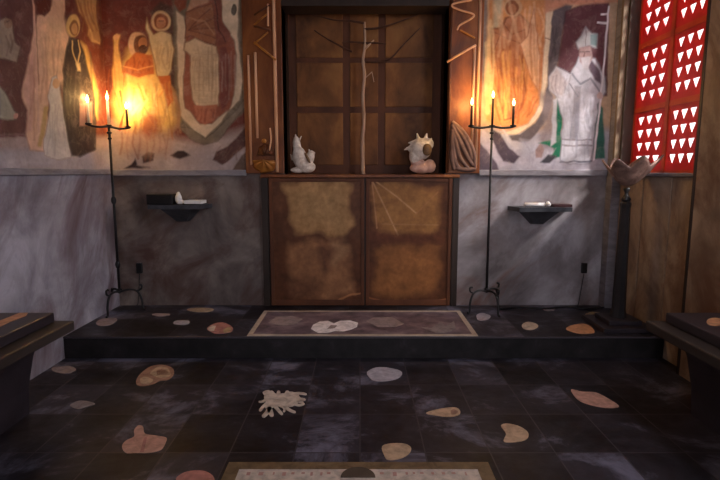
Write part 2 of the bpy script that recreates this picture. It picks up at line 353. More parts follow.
# ------------------------------------------------------------------ frescoes
def paint_left(Q):
    c = Canvas(Q, (108, 70, 68))
    c.poly([(76, -30), (130, -30), (130, 140), (96, 140), (90, 70), (78, 40)], (132, 68, 48), 8)
    c.poly([(98, -30), (101, -30), (105, 140), (101, 140)], (100, 46, 34), 2, .6)
    c.poly([(-40, 136), (130, 136), (130, 180), (-40, 180)], (170, 146, 140), 3)
    c.poly([(-40, 150), (130, 150), (130, 180), (-40, 180)], (176, 164, 168), 4)
    c.line([(-40, 136), (28, 136)], (120, 80, 80), 1.5)
    p = [(-4, 22), (6, 17), (12, 22), (13, 32), (15, 42), (20, 47), (17, 62), (8, 60), (-6, 57)]
    c.poly(p, (162, 142, 126)); c.outline(p, (84, 56, 52)); c.oval(8, 23, 4, 5, (150, 118, 98)); c.line([(6, 22), (9, 21)], (80, 56, 50), 1)
    c.folds(0, 34, 16, 58, 4, (110, 84, 76), .9, .6, 3)
    p = [(-6, 78), (0, 86), (5, 92), (10, 102), (14, 112), (18, 114), (17, 119), (8, 121), (-6, 118)]
    c.poly(p, (160, 154, 140)); c.outline(p, (74, 48, 48)); c.folds(-3, 90, 10, 118, 3, (120, 108, 100), 1, .5, 4, 3, 4)
    c.oval(16, 116, 2.5, 2.5, (190, 140, 130))
    p = [(37, 16), (48, 13), (52, 5), (55, -20), (64, -20), (66, 10), (64, 20), (70, 45), (66, 60), (64, 80), (52, 85), (47, 110), (52, 140), (45, 152), (30, 150), (26, 135), (28, 110), (22, 98), (22, 90), (30, 55), (33, 35)]
    c.poly(p, (224, 180, 154)); c.outline(p, (150, 104, 90), 1, .6)
    c.poly([(22, 92), (30, 56), (34, 40), (36, 90), (32, 130), (26, 132), (28, 110)], (204, 158, 148), 2, .8)
    c.poly([(46, 20), (64, 22), (69, 45), (62, 84), (50, 84), (44, 60)], (236, 194, 158), 5, .8)
    c.folds(27, 30, 64, 140, 11, (164, 112, 92), 1, .5, 5); c.folds(36, 20, 62, 84, 6, (232, 196, 160), 1.2, .5, 6)
    p = [(33, -20), (50, -20), (51, 10), (45, 17), (37, 14)]; c.poly(p, (98, 48, 42)); c.poly([(64, -20), (72, -20), (74, 8), (66, 16)], (104, 50, 44))
    c.oval(56, 90, 3, 4, (214, 164, 120)); c.line([(46, 108), (44, 122), (40, 145)], (196, 158, 106), 5, 2)
    p = [(52, 78), (57, 76), (60, 90), (64, 110), (69, 140), (71, 157), (58, 160), (44, 155), (44, 140), (47, 125), (50, 110), (48, 96)]
    c.poly(p, (206, 196, 190)); c.outline(p, (150, 128, 118), .9); c.folds(48, 100, 68, 156, 6, (166, 156, 156), 1, .55, 8); c.oval(56, 84, 3.4, 5, (212, 168, 130))
    c.line([(32, -20), (34, 20), (37, 85), (38.5, 132)], (214, 170, 152), 2.1); c.line([(34, 0), (36, 20), (39, 85)], (130, 84, 74), .9, .8, .7)
    p = [(70, -20), (96, -20), (97, 12), (98, 25), (101, 40), (100, 45), (92, 42), (87, 36), (88, 28), (84, 20), (78, 12)]
    c.poly(p, (204, 154, 104)); c.outline(p, (118, 62, 40)); c.folds(76, -4, 98, 34, 7, (146, 92, 58), 1.1, .7, 9, 3, 8)
    c.line([(90, 30), (93, 40), (99, 43)], (226, 180, 120), 2)
    c.poly([(81, 42), (86, 46), (93, 70), (98, 96), (97, 120), (90, 110), (86, 70)], (224, 182, 104), 2)
    c.oval(73, 26, 7, 11.5, (222, 182, 120)); c.oval(74, 28, 4.6, 8.5, (140, 96, 60)); c.oval(74.5, 29, 3, 6, (196, 146, 98))
    p = [(69, 38), (78, 40), (84, 55), (90, 78), (95, 100), (96, 150), (88, 153), (80, 157), (72, 155), (68, 140), (64, 110), (63, 70), (66, 50)]
    c.poly(p, (66, 54, 52)); c.outline(p, (44, 34, 34)); c.folds(66, 50, 92, 150, 7, (94, 78, 74), 1, .6, 10)
    c.line([(72, 41), (73, 52), (77, 63)], (212, 182, 128), 1.2); c.line([(78, 41), (80, 52), (78, 63)], (212, 182, 128), 1.2); c.poly([(76, 63), (80, 63), (80.5, 71), (77, 71)], (222, 196, 146))
    c.poly([(80, 103), (92, 102), (92, 125), (80, 126)], (176, 134, 124)); c.line([(86, 103), (87, 125)], (110, 74, 70), 1.6)
    return c
def paint_backleft(Q):
    c = Canvas(Q, (120, 64, 54))
    c.poly([(96, -30), (106, -30), (112, 170), (104, 170)], (120, 54, 40), 3)
    c.poly([(100, 118), (150, 134), (200, 142), (262, 122), (262, 190), (100, 190)], (182, 158, 148), 5)
    c.poly([(100, 150), (262, 150), (262, 190), (100, 190)], (176, 160, 160), 6, .7)
    c.poly([(150, 12), (160, 2), (172, 6), (180, 30), (179, 84), (172, 100), (168, 60), (170, 34)], (92, 64, 54), 1.5)
    c.poly([(172, -30), (262, -30), (262, 96), (240, 116), (205, 144), (178, 128), (174, 60)], (120, 104, 86), 1.5)
    p = [(176, 10), (184, 17), (186, 30), (205, -30), (240, -30), (238, 40), (243, 80), (240, 100), (228, 112), (222, 122), (205, 138), (192, 130), (180, 115), (178, 85)]
    c.poly(p, (222, 192, 160)); c.outline(p, (120, 96, 78), 1, .6)
    p = [(186, 20), (200, -30), (219, -30), (222, 20), (228, 33), (234, 40), (236, 55), (234, 95), (229, 110), (218, 118), (212, 124), (200, 124), (190, 112), (185, 108), (183, 90), (185, 50)]
    c.poly(p, (150, 88, 68)); c.outline(p, (96, 54, 44), 1, .6)
    c.poly([(196, -20), (212, -20), (208, 2), (198, 6), (187, 11)], (196, 144, 114)); c.poly([(172, -30), (188, -30), (186, 8), (180, 12), (174, 4)], (140, 76, 54))
    p = [(186, 12), (212, 3), (217, 35), (216, 45), (202, 41), (190, 36), (185, 38)]; c.poly(p, (158, 104, 76)); c.outline(p, (96, 58, 46))
    for q in ((210, 8), (214, 18), (216, 28), (216, 38)): c.line([(188, 30), q], (110, 66, 52), 1.1, .8, .7)
    c.line([(190, 18), (205, 22), (214, 34)], (204, 152, 116), 1.2, .8, .6)
    c.poly([(213, -30), (221, -30), (222, 22), (231, 34), (227, 44), (218, 46), (214, 20)], (132, 78, 64)); c.line([(215, 0), (219, 30), (226, 42)], (96, 56, 48), 1.2)
    p = [(185, 42), (195, 38), (205, 43), (217, 46), (219, 60), (219, 106), (210, 107), (197, 108), (193, 100), (190, 80), (190, 55), (184, 50)]
    c.poly(p, (214, 182, 146)); c.outline(p, (120, 80, 60), 1.1)
    c.folds(191, 46, 218, 106, 10, (166, 130, 98), .9, .6, 11, 1.5); c.folds(192, 50, 217, 80, 8, (186, 150, 116), .9, .5, 12, 1.5)
    for y in range(54, 104, 6): c.line([(193 + (y % 4), y), (216, y + 1)], (186, 148, 112), .9, .8, .4)
    p = [(194, 105), (218, 105), (214, 120), (205, 125), (197, 120)]; c.poly(p, (176, 108, 82)); c.folds(196, 105, 216, 122, 5, (122, 66, 54), 1, .6, 13)
    c.poly([(220, 48), (226, 46), (230, 60), (230, 98), (222, 112), (220, 100)], (128, 72, 62)); c.folds(221, 48, 236, 104, 5, (176, 140, 122), 1.1, .7, 14, 1)
    p = [(178, 126), (192, 129), (205, 139), (215, 131), (228, 118), (238, 108), (262, 76), (262, 92), (240, 113), (226, 130), (218, 142), (203, 145), (190, 139)]
    c.poly(p, (134, 116, 98)); c.outline(p, (92, 76, 64), .9, .6)
    c.poly([(240, -30), (262, -30), (262, 84), (246, 96), (243, 80), (239, 40)], (132, 112, 92), 2, .8); c.oval(234, 10, 3, 6, (96, 84, 70)); c.line([(246, -10), (245, 90)], (92, 70, 54), 1.4)
    p = [(213, 160), (216, 152), (228, 146), (236, 138), (246, 127), (262, 116), (262, 136), (240, 150), (230, 160), (222, 165)]; c.poly(p, (96, 66, 60)); c.folds(218, 146, 246, 160, 7, (130, 96, 84), .9, .6, 15, 2, -6)
    c.poly([(232, 170), (242, 155), (262, 140), (262, 172)], (110, 88, 78))
    for p in ([(170, 156), (178, 151), (184, 151), (190, 156), (180, 159)], [(142, 156), (148, 152), (155, 154), (154, 160), (143, 163)], [(124, 168), (131, 164), (135, 158), (137, 165), (150, 168)]): c.poly(p, (62, 46, 46))
    # bearded carrier with raised arm, child on his shoulder
    p = [(128, 50), (150, 48), (156, 70), (172, 92), (178, 120), (168, 134), (150, 128), (132, 134), (116, 122), (113, 100), (122, 74)]
    c.poly(p, (236, 186, 110), 5); c.poly([(120, 130), (172, 130), (170, 156), (122, 154)], (186, 146, 128), 6, .7); c.folds(118, 74, 172, 140, 12, (170, 100, 52), 1.3, .6, 16, 5, 4); c.folds(118, 76, 168, 120, 7, (250, 226, 160), 1.6, .5, 17, 5)  # robe yellow lightened, painting in part of the candle glow
    p = [(113, 36), (116, 34), (120, 35), (119, 45), (121, 60), (124, 76), (122, 112), (114, 90), (112, 70), (114, 50)]; c.poly(p, (230, 176, 104)); c.outline(p, (150, 84, 46), 1)
    c.oval(138, 45, 10, 13, (230, 180, 140)); c.oval(141, 45, 7.6, 10.5, (120, 70, 44)); c.oval(143, 43, 4.5, 6, (192, 124, 82)); c.oval(143, 49, 4, 4, (96, 58, 40))
    p = [(126, 62), (135, 52), (152, 55), (154, 74), (138, 77), (122, 72)]; c.poly(p, (196, 106, 58)); c.folds(126, 56, 152, 74, 5, (146, 70, 40), 1.1, .7, 18, 3)
    c.line([(124, 66), (138, 70), (152, 66)], (228, 150, 90), 1.6)
    c.oval(161, 21, 10, 10.5, (224, 180, 132)); c.oval(161, 21, 7.6, 8, (146, 84, 56)); c.oval(161, 22.5, 5, 5.8, (202, 134, 94)); c.line([(159, 21), (163.5, 21)], (110, 60, 42), 1)
    p = [(153, 34), (162, 31), (171, 35), (174, 50), (171, 70), (168, 77), (157, 76), (154, 60), (150, 42), (146, 28), (147, 17), (150, 28)]
    c.poly(p, (220, 188, 142)); c.outline(p, (130, 84, 54), 1); c.folds(155, 38, 172, 74, 7, (168, 126, 86), 1, .6, 19)
    c.poly([(157, 76), (170, 76), (173, 100), (168, 108), (164, 92)], (196, 104, 54)); c.folds(158, 78, 171, 104, 3, (230, 150, 84), 1.2, .7, 20)
    p = [(141, 118), (150, 111), (161, 118), (160, 130), (150, 139), (141, 132)]; c.poly(p, (142, 72, 54), 4, .85)
    c.folds(120, 124, 172, 162, 9, (146, 100, 82), 1.1, .6, 21, 3)
    c.folds(108, 60, 124, 110, 4, (180, 108, 60), 1.2, .6, 44, 3); c.oval(116, 37, 3.2, 3, (226, 170, 120)); c.folds(150, 80, 178, 140, 6, (188, 130, 92), 1.6, .5, 45, 5, 6)
    c.line([(120, 92), (124, 112), (120, 130)], (176, 92, 50), 2.5)
    return c
def paint_backright(Q):
    c = Canvas(Q, (196, 162, 134))
    c.poly([(470, 128), (530, 132), (620, 128), (620, 190), (470, 190)], (182, 174, 184), 4)
    c.poly([(470, -30), (489, -30), (487, 80), (482, 92), (470, 100)], (140, 124, 116), 2)
    c.line([(489, -20), (488, 60), (486, 120)], (210, 176, 140), 1.6)
    p = [(490, -30), (546, -30), (549, 30), (545, 60), (544, 84), (540, 110), (530, 125), (515, 131), (500, 130), (485, 120), (486, 80)]; c.poly(p, (208, 142, 92), 2)
    c.poly([(494, -20), (506, -20), (500, 26), (493, 30)], (196, 184, 156), 2, .8)
    p = [(490, 28), (500, 28), (505, 18), (520, 14), (530, 25), (528, 42), (522, 60), (526, 90), (522, 116), (505, 120), (495, 80), (492, 50)]; c.poly(p, (184, 120, 86)); c.outline(p, (104, 54, 36), 1.6)
    c.oval(513, 7, 9, 10, (206, 160, 120)); c.oval(512, 8, 6.5, 7.5, (150, 92, 64)); c.oval(512, 9, 4, 5, (190, 128, 92))
    for q in ([(494, 32), (506, 38), (520, 44)], [(500, 20), (512, 34), (526, 30)], [(506, 18), (500, 34), (494, 50)]): c.line(q, (112, 60, 42), 1.2, 1.2, .6)
    c.folds(494, 40, 526, 118, 13, (146, 84, 50), 1.3, .65, 31, 4, 3); c.folds(492, 50, 526, 118, 8, (236, 180, 110), 1.5, .55, 32, 4)
    c.folds(493, 0, 545, 60, 12, (236, 190, 150), 1.5, .5, 41, 5, 3); c.folds(490, 60, 540, 126, 10, (120, 60, 36), 1., .5, 42, 6, 4); c.folds(486, 20, 494, 118, 3, (240, 212, 164), 2.2, .6, 43, 2)
    p = [(520, 44), (528, 36), (534, 8), (540, 58), (539, 92), (531, 78)]; c.poly(p, (226, 178, 140)); c.outline(p, (166, 96, 66), 1); c.folds(530, 0, 545, 110, 5, (176, 106, 70), 1.2, .6, 33, 3)
    c.poly([(530, 80), (541, 96), (536, 116), (522, 128), (512, 124), (524, 106)], (218, 140, 84), 2); c.folds(515, 90, 540, 124, 6, (164, 84, 46), 1.3, .6, 34, 4, -6)
    p = [(546, 12), (553, 10), (551, 40), (548, 70), (546, 86), (543, 112), (531, 126), (516, 135), (500, 134), (528, 124), (540, 105), (542, 80), (544, 50)]; c.poly(p, (228, 204, 176)); c.outline(p, (150, 116, 96), .8, .5)
    c.line([(545, 38), (552, 40)], (150, 120, 104), 1.4)
    p = [(553, 10), (565, 3), (572, 6), (563, 30), (559, 60), (554, 75), (549, 85), (553, 96), (548, 118), (538, 132), (528, 142), (515, 145), (506, 136), (520, 134), (535, 123), (543, 110), (547, 86), (549, 50), (551, 25)]; c.poly(p, (104, 94, 98)); c.folds(550, 10, 566, 80, 4, (70, 62, 68), 1.2, .6, 35)
    p = [(566, 11), (580, 6), (595, 3), (609, 2), (607, 96), (560, 96), (557, 70), (561, 45)]; c.poly(p, (104, 66, 72)); c.outline(p, (70, 46, 52), 1.2, .6)
    c.poly([(544, -30), (620, -30), (620, 2), (596, 3), (580, 5), (566, 4), (553, 10), (545, 14)], (206, 146, 118), 1.5); c.folds(548, -8, 600, 4, 8, (160, 96, 80), 1.1, .6, 36, 3)
    c.poly([(540, 92), (556, 96), (556, 150), (536, 150), (544, 120)], (142, 126, 128), 3, .8)
    # dark and pale wave shapes at lower left
    c.poly([(470, 128), (480, 138), (496, 160), (499, 172), (470, 172)], (100, 86, 98)); c.poly([(482, 128), (492, 140), (502, 150), (512, 164), (500, 168), (488, 152), (478, 140)], (196, 184, 196))
    c.poly([(489, 128), (500, 134), (509, 148), (520, 156), (514, 163), (503, 161), (495, 148)], (84, 72, 84)); c.poly([(500, 126), (512, 140), (530, 146), (516, 150), (508, 142)], (200, 190, 196))
    c.poly([(520, 140), (540, 142), (538, 152), (524, 156)], (196, 192, 206), 3, .8); c.folds(520, 140, 606, 168, 12, (146, 140, 156), 1, .4, 37, 8)
    # bishop in white
    c.poly([(556, 97), (564, 97), (561, 140), (554, 150)], (34, 112, 84)); c.poly([(538, 143), (562, 137), (562, 156), (548, 160), (556, 148)], (38, 112, 82)); c.poly([(596, 98), (603, 108), (605, 158), (593, 160)], (62, 108, 96))
    p = [(579, 57), (570, 74), (556, 66), (549, 76), (549, 88), (556, 96), (563, 120), (560, 160), (570, 164), (590, 163), (593, 150), (598, 104), (606, 92), (605, 78), (596, 58)]
    c.poly(p, (206, 202, 210)); c.outline(p, (120, 116, 124), 1.1)
    c.poly([(556, 68), (549, 78), (550, 90), (562, 96), (568, 84)], (194, 178, 178), 1.2, .8)
    c.poly([(553, 100), (557, 98), (556, 142), (551, 146)], (196, 192, 198)); c.folds(552, 72, 572, 100, 6, (140, 128, 132), 1, .7, 38)
    c.poly([(575, 86), (581, 86), (577, 140), (569, 140)], (160, 154, 160)); c.line([(572, 74), (580, 84), (590, 78), (600, 92)], (150, 148, 158), 2); c.line([(570, 84), (578, 96)], (140, 136, 144), 1.2)
    for y in (139, 145): c.line([(562, y), (592, y + 1)], (140, 128, 132), 1.4)
    c.folds(563, 96, 595, 160, 12, (154, 150, 162), 1.1, .6, 39); c.folds(580, 90, 596, 138, 4, (232, 230, 238), 2, .7, 40)
    c.poly([(592, 60), (600, 70), (601, 84), (594, 80), (588, 66)], (110, 92, 104))
    p = [(586, 26), (592, 33), (598, 34), (597, 48), (590, 46), (578, 49), (576, 42), (581, 36)]; c.poly(p, (196, 194, 196)); c.poly([(590, 34), (598, 34), (597, 46), (591, 45)], (136, 156, 158)); c.outline(p, (120, 112, 118), 1); c.line([(586, 27), (586, 46)], (150, 140, 144), 1)
    p = [(579, 47), (591, 46), (593, 58), (586, 69), (580, 62)]; c.poly(p, (176, 144, 142)); c.poly([(581, 58), (591, 57), (588, 70), (583, 68)], (206, 198, 202)); c.line([(580, 52), (584, 52)], (92, 74, 78), 1.1); c.line([(586, 52), (590, 52)], (92, 74, 78), 1.1); c.line([(585, 52), (584, 57)], (130, 100, 100), 1)
    c.line([(609, 7), (602, 85), (594, 160)], (238, 230, 234), 1.9); c.line([(601, 14), (608, 14)], (240, 232, 236), 1.8); c.line([(598, 23), (607, 23.5)], (240, 232, 236), 2)
    c.oval(600, 96, 3, 3.5, (214, 186, 180))
    c.poly([(540, 163), (548, 155), (557, 156), (550, 163)], (64, 62, 68)); c.poly([(535, 150), (540, 143), (544, 150), (542, 158), (536, 158)], (156, 128, 124)); c.line([(560, 162), (592, 161)], (120, 116, 128), 1.8)
    return c
ZT = CZ
a = painted('fresco', (XL + .008, -2.6, ZD + .035), (0, 2.59, 0), (0, 0, ZT - ZD - .036), 420, 230, paint_left, 'fresco', .008)
tag(a, 'fresco on the left side wall with a dark robed nun beside a pale robed figure', 'fresco')
a = painted('fresco', (XL + .001, -.008, ZD + .03), (-.955 - XL, 0, 0), (0, 0, ZT - ZD - .031), 210, 250, paint_backleft, 'fresco', .008)
tag(a, 'red ground fresco left of the altar cabinet showing a bearded man carrying a haloed child', 'fresco')
a = painted('fresco', (1.0, -.008, ZD + .03), (XR - .001 - 1.0, 0, 0), (0, 0, ZT - ZD - .031), 200, 250, paint_backright, 'fresco', .008)
tag(a, 'fresco right of the altar cabinet showing a bishop in white with mitre and cross staff', 'fresco')
# ------------------------------------------------------------------ altar cabinet
cab = thing('altar_cabinet', 'tall brown wooden altar cabinet with an open niche above two closed doors', 'cabinet', (.0, -.03, PZ))
bm = bmesh.new(); bx(bm, NX0 - .03, NX0, -.01, ND, ZD, NZ1); bx(bm, NX1, NX1 + .03, -.01, ND, ZD, NZ1); bx(bm, NX0 - .03, NX1 + .03, -.01, ND, NZ1, NZ1 + .03); obj('niche_case', bm, 'dark_wood', cab); bm = bmesh.new()  # case in darker wood, its colour carrying the shade at the niche edges
bx(bm, NX0 - .03, NX1 + .03, ND, ND + .03, ZD - .03, NZ1 + .03); obj('niche_back', bm, 'niche_rail', cab)
bm = box(NX0, NX1, -.001, ND, ZD - .03, ZD - .008); bx(bm, DX0, DX1 + .0, -.05, -.001, ZD - .035, ZD - .008, bev=.005); obj('shelf_board', bm, 'orange_wood', cab)
obj('lintel', box(NX0, NX1, -.03, .2, NZ1 - .085, NZ1, bev=.005), 'dark_wood', cab)  # dark tone stands in for the shadow at the niche top
cols_ = [on_y(p, 100, ND).x for p in (297, 343, 350, 378, 385, 432)]; rows_ = [on_y(360, p, ND).z for p in (165, 113, 107, 63, 58, 14)]
for i in range(3):
    for j in range(3):
        obj('back_panel', box(cols_[2 * i], cols_[2 * i + 1], ND - .014, ND, rows_[2 * j], rows_[2 * j + 1], bev=.006), 'niche_wood', cab)
# doors
def paint_door(sh):
    def f(Q):
        c = Canvas(Q, (100, 58, 34)); c.Q = c.Q + (np.stack([vnoise(Q, 11, 3), vnoise(Q, 11, 4)], 1) - .5) * 9
        if sh == 0:
            c.poly([(272, 176), (364, 176), (364, 240), (272, 240)], (108, 66, 42), 4)
            c.poly([(285, 184), (297, 180), (320, 183), (345, 181), (352, 184), (353, 205), (354, 225), (348, 233), (320, 235), (292, 233), (287, 215)], (180, 134, 86), 3)
            c.poly([(292, 188), (340, 188), (346, 222), (300, 226)], (192, 148, 98), 10, .7)
            c.poly([(288, 246), (305, 240), (325, 243), (340, 239), (350, 250), (353, 275), (350, 296), (325, 300), (295, 302), (287, 285)], (158, 108, 72), 4)
            c.poly([(330, 238), (345, 238), (348, 252), (338, 262), (330, 255)], (176, 130, 92), 4, .8); c.poly([(316, 245), (334, 246), (332, 268), (326, 272)], (104, 62, 42), 4, .8)
            c.poly([(286, 278), (318, 280), (318, 304), (286, 304)], (90, 52, 34), 6, .7); c.line([(330, 303), (348, 298), (364, 294)], (176, 118, 76), 1.6); c.line([(275, 302), (300, 306), (330, 303)], (150, 92, 58), 1.4)
        else:
            c.poly([(376, 186), (390, 181), (420, 183), (438, 188), (442, 200), (440, 226), (430, 233), (400, 236), (378, 232), (374, 215)], (166, 114, 64), 4)
            c.poly([(376, 250), (400, 243), (436, 246), (438, 285), (430, 296), (400, 298), (376, 296), (374, 275)], (154, 98, 54), 5)
            c.Q = Q; c.line([(371, 178), (398, 235)], (206, 152, 104), 1.4); c.line([(371, 178), (396, 196), (416, 213)], (206, 152, 104), 1.3); c.line([(372, 180), (377, 228)], (186, 130, 88), 1.2); c.line([(416, 214), (438, 192)], (176, 120, 76), 1.2); c.line([(382, 224), (438, 225)], (180, 128, 84), 1.1)
            c.line([(366, 297), (390, 303), (420, 304), (452, 298)], (160, 96, 60), 1.6); c.line([(371, 305), (410, 309), (452, 305)], (140, 84, 54), 1.2)
            c.poly([(366, 232), (445, 234), (444, 243), (366, 245)], (100, 54, 34), 3, .8)
        return c
    return f
zb, zt = PZ + .008, ZD - .04
xm = on_y(365, 240, -.02).x
for sh, (xa, xb) in enumerate(((-.765, xm - .006), (xm + .006, .775))):
    d = painted('door', (xa, -.035, zb), (xb - xa, 0, 0), (0, 0, zt - zb), 130, 170, paint_door(sh), 'door_hide', .03, cab)
    d['label'] = ('left door with a pale hide patch above a darker one', 'right door with fine pale cords over its upper patch')[sh]
    for x in (xa, xb - .03): obj('stile', box(x, x + .03, -.047, -.035, zb, zt, bev=.004), 'niche_rail', d)
    for z, h in ((zb, .05), (zt - .03, .03)): obj('rail', box(xa + .03, xb - .03, -.043, -.035, z, z + h, bev=.003), 'niche_rail', d)
bm = bmesh.new(); bx(bm, DX0, -.775, -.03, 0, PZ, ZD - .035); bx(bm, .785, DX1, -.03, 0, PZ, ZD - .035); bx(bm, -.775, .785, -.004, 0, PZ, ZD - .035); obj('door_frame', bm, 'dark_wood', cab)
# pilasters beside the niche
px_l = (-.953, NX0); px_r = (NX1, 1.0)
Yp = -.05
def P2(x, y, Y=Yp): return on_y(x, y, Y)
def strip(pts, r, n=8, sm=False): return T(smoothpts(pts, 5) if sm else pts, r, n)
pl = obj('pilaster', box(px_l[0], px_l[1], -.03, -.001, ZD + .0, CZ - .05, bev=.005), 'orange_wood', cab)
pr = obj('pilaster', box(px_r[0], px_r[1], -.03, -.001, ZD + .0, CZ - .05, bev=.005), 'orange_wood', cab)
Zhi = CZ - .1
def vrod(x, ytop, ybot, r, mat, par):
    a, b = P2(x, ybot), P2(x, 40)
    zt_ = P2(x, ytop).z if ytop > -20 else Zhi
    obj('rod', T([(a.x, Yp + .012, a.z), (a.x, Yp + .012, zt_)], r), mat, par, True)
vrod(251, 55, 165, .010, 'rod_wood', pl); vrod(257, 52, 138, .011, 'rod_wood', pl); vrod(277, -99, 172, .014, 'rod_wood', pl)
vrod(448, -99, 172, .010, 'niche_rail', pr); vrod(472, 45, 150, .010, 'rod_wood', pr); vrod(476, -99, 168, .011, 'rod_wood', pr)
def branch(name, pp, r, mat, par, sm=False):
    pts = [P2(x, y, Yp) for x, y in pp]; obj(name, strip(pts, r, 8, sm), mat, par, True)
branch('lattice_stick', [(254, 15), (270, 5)], .008, 'niche_rail', pl); branch('lattice_stick', [(268, 4), (268, 26)], .008, 'rod_wood', pl)
branch('lattice_stick', [(254, 25), (267, 14)], .008, 'gilt', pl); branch('lattice_stick', [(254, 26), (270, 30)], .008, 'niche_rail', pl)
branch('lattice_stick', [(254, 42), (276, 60)], .009, 'gilt', pl); branch('lattice_stick', [(254, 44), (268, 32)], .008, 'gilt', pl)
branch('hook', [(270, 128), (271, 140), (269, 152)], .007, 'rod_wood', pl, True)
branch('vine', [(472, 0), (456, 3), (452, 6), (460, 10), (473, 14), (472, 18), (460, 25), (457, 30)], .008, 'rod_wood', pr, True)
branch('vine', [(460, 30), (468, 34), (475, 38)], .007, 'gilt', pr, True)
branch('stick', [(447, 62), (460, 54), (476, 45)], .009, 'rod_wood', pr)
bm = bmesh.new(); ball(bm, P2(264, 141, -.055), .02); obj('knob', bm, 'gilt', pl, True)
def scallop(cx, cy, w, h, mat, par, flip=1):
    bm = bmesh.new(); c = P2(cx, cy, -.03); n, m_ = 26, 6; g = []
    for i in range(n + 1):
        t = math.pi * i / n; rr = 1 + .08 * abs(math.sin(4.5 * t)); row = []
        for j in range(m_ + 1):
            s_ = j / m_; k = rr * s_
            row.append(bm.verts.new((c.x + w * math.cos(t) * k, -.03 - .05 * (1 - s_ * s_) * (.75 + .25 * abs(math.sin(4.5 * t))) - .002, c.z + flip * h * (math.sin(t) * k - .3))))
        g.append(row)
    for i in range(n):
        for j in range(m_): bm.faces.new((g[i][j], g[i + 1][j], g[i + 1][j + 1], g[i][j + 1]))
    bmesh.ops.remove_doubles(bm, verts=bm.verts[:], dist=1e-5)
    o = obj('carved_shell', bm, mat, par, True); s = o.modifiers.new('t', 'SOLIDIFY'); s.thickness = .006
scallop(265, 164, .11, -.10, 'gilt', pl); scallop(266, 152, .07, .09, 'niche_rail', pl)
# drapery-like carving on the right pilaster foot
bm = bmesh.new()
for q in ([(452, 122), (463, 132), (473, 150), (475, 168)], [(452, 125), (459, 140), (466, 155), (473, 166)], [(452, 130), (456, 145), (460, 158), (468, 168)], [(452, 134), (453, 150), (456, 164), (462, 170)], [(453, 123), (466, 142), (472, 160)], [(452, 140), (452, 156), (454, 170)], [(456, 168), (466, 170), (476, 169)]):
    pts = smoothpts([P2(x, y, -.04) for x, y in q], 5); n = len(pts); tube(bm, pts, [.011 + .010 * math.sin(math.pi * min(1, .2 + .8 * i / n)) for i in range(n)], 10)
fuse(obj('carved_drape', bm, 'brown_carving', pr, True), .0045, 2)
# ------------------------------------------------------------------ inside the niche
ZN = ZD - .008
yb_ = .2
def N(x, y): return on_y(x, y, yb_)
cr = thing('driftwood_cross', 'pale driftwood pole with dark thorny side twigs standing in the niche', 'cross', (N(363, 160).x, yb_, ZN))
base = Vector((N(363, 160).x, yb_, ZN))
pp = [(363, 165), (362.5, 140), (364, 120), (363, 96), (364.5, 75), (363, 60), (365, 45), (364.5, 22)]
pts = [N(x, y) for x, y in pp]; pts[0] = base.copy()
obj('pole', T(smoothpts(pts, 4), [.72 * q_ for q_ in (.030, .027, .024, .028, .023, .022, .025, .021, .020, .023, .02, .02, .021, .018, .021, .018, .02, .019, .017, .019, .016, .017, .016, .015, .016, .014, .014, .013, .012)], 10), 'driftwood', cr, True)
obj('twig', T([N(364, 50), N(369, 45), N(374, 40)], [.011, .009, .005]), 'driftwood', cr, True)
obj('twig', T([N(363, 80), N(372, 72), N(374, 82)], [.006, .005, .003]), 'driftwood', cr, True)
for q in ([(364, 23), (350, 21), (334, 20), (318, 16), (300, 12)], [(364, 29), (378, 28), (396, 23), (416, 15), (424, 12)], [(364, 43), (350, 42), (342, 43)], [(352, 52), (340, 46), (326, 38), (314, 30)],
          [(366, 62), (388, 60), (404, 44), (420, 28)], [(364, 43), (378, 43), (386, 44)]):
    pts = smoothpts([on_y(x, y, yb_ - .0) for x, y in q], 5); n = len(pts)
    obj('thorn_twig', T(pts, [.010 - .006 * i / n for i in range(n)], 8), 'twig', cr, True)
# spiny white shells on the niche shelf
ys_ = .07
def Nn(x, y): return on_y(x, y, ys_)
def blob(par, name, parts, mat, vox=.006, it=3):
    bm = bmesh.new()
    for p in parts:
        if p[0] == 'b':
            _, x, y, rx, rz, rot = p; c = Nn(x, y); c.y += (p[6] if len(p) > 6 else 0) if False else 0
            k = 4.25 / F; ball(bm, c, (rx * k, max(.018, min(rx, rz) * k * .85), rz * k), Matrix.Rotation(R(rot), 4, 'Y'))
        else:
            _, q, r = p; tube(bm, [Nn(x, y) + Vector((0, dy, 0)) for x, y, dy in q], r, 8)
    return fuse(obj(name, bm, mat, par, True), vox, it)
s1 = thing('conch_shell', 'tall white pointed shell at the left end of the niche shelf', 'shell', (Nn(302, 173).x, ys_, ZN))
blob(s1, 'body', [('b', 300, 158, 7.5, 12, -12), ('b', 297, 146, 4.2, 10, -6), ('b', 307, 167, 9, 6, 0), ('b', 298, 170, 8, 3, 0), ('b', 310, 158, 4.5, 8, 18),
     ('t', [(296, 146, 0), (295.5, 134, 0)], [.02, .006]), ('t', [(297, 146, -.01), (301.5, 136, -.01)], [.014, .005]), ('t', [(293, 160, 0), (290.5, 154, 0)], [.014, .004]), ('t', [(310, 155, 0), (309, 149, 0)], [.014, .005]), ('t', [(313, 156, 0), (315, 152, 0)], [.014, .005])], 'shell', .0045, 2)
bm = bmesh.new(); c = Nn(308, 158); ball(bm, (c.x, ys_ - .036, c.z), (.012, .012, .05), Matrix.Rotation(R(-28), 4, 'Y')); obj('aperture', bm, 'hollow', s1, True)
s2 = thing('murex_shell', 'round spiny shell with a dark opening at the right end of the niche shelf', 'shell', (Nn(422, 173).x, ys_, ZN))
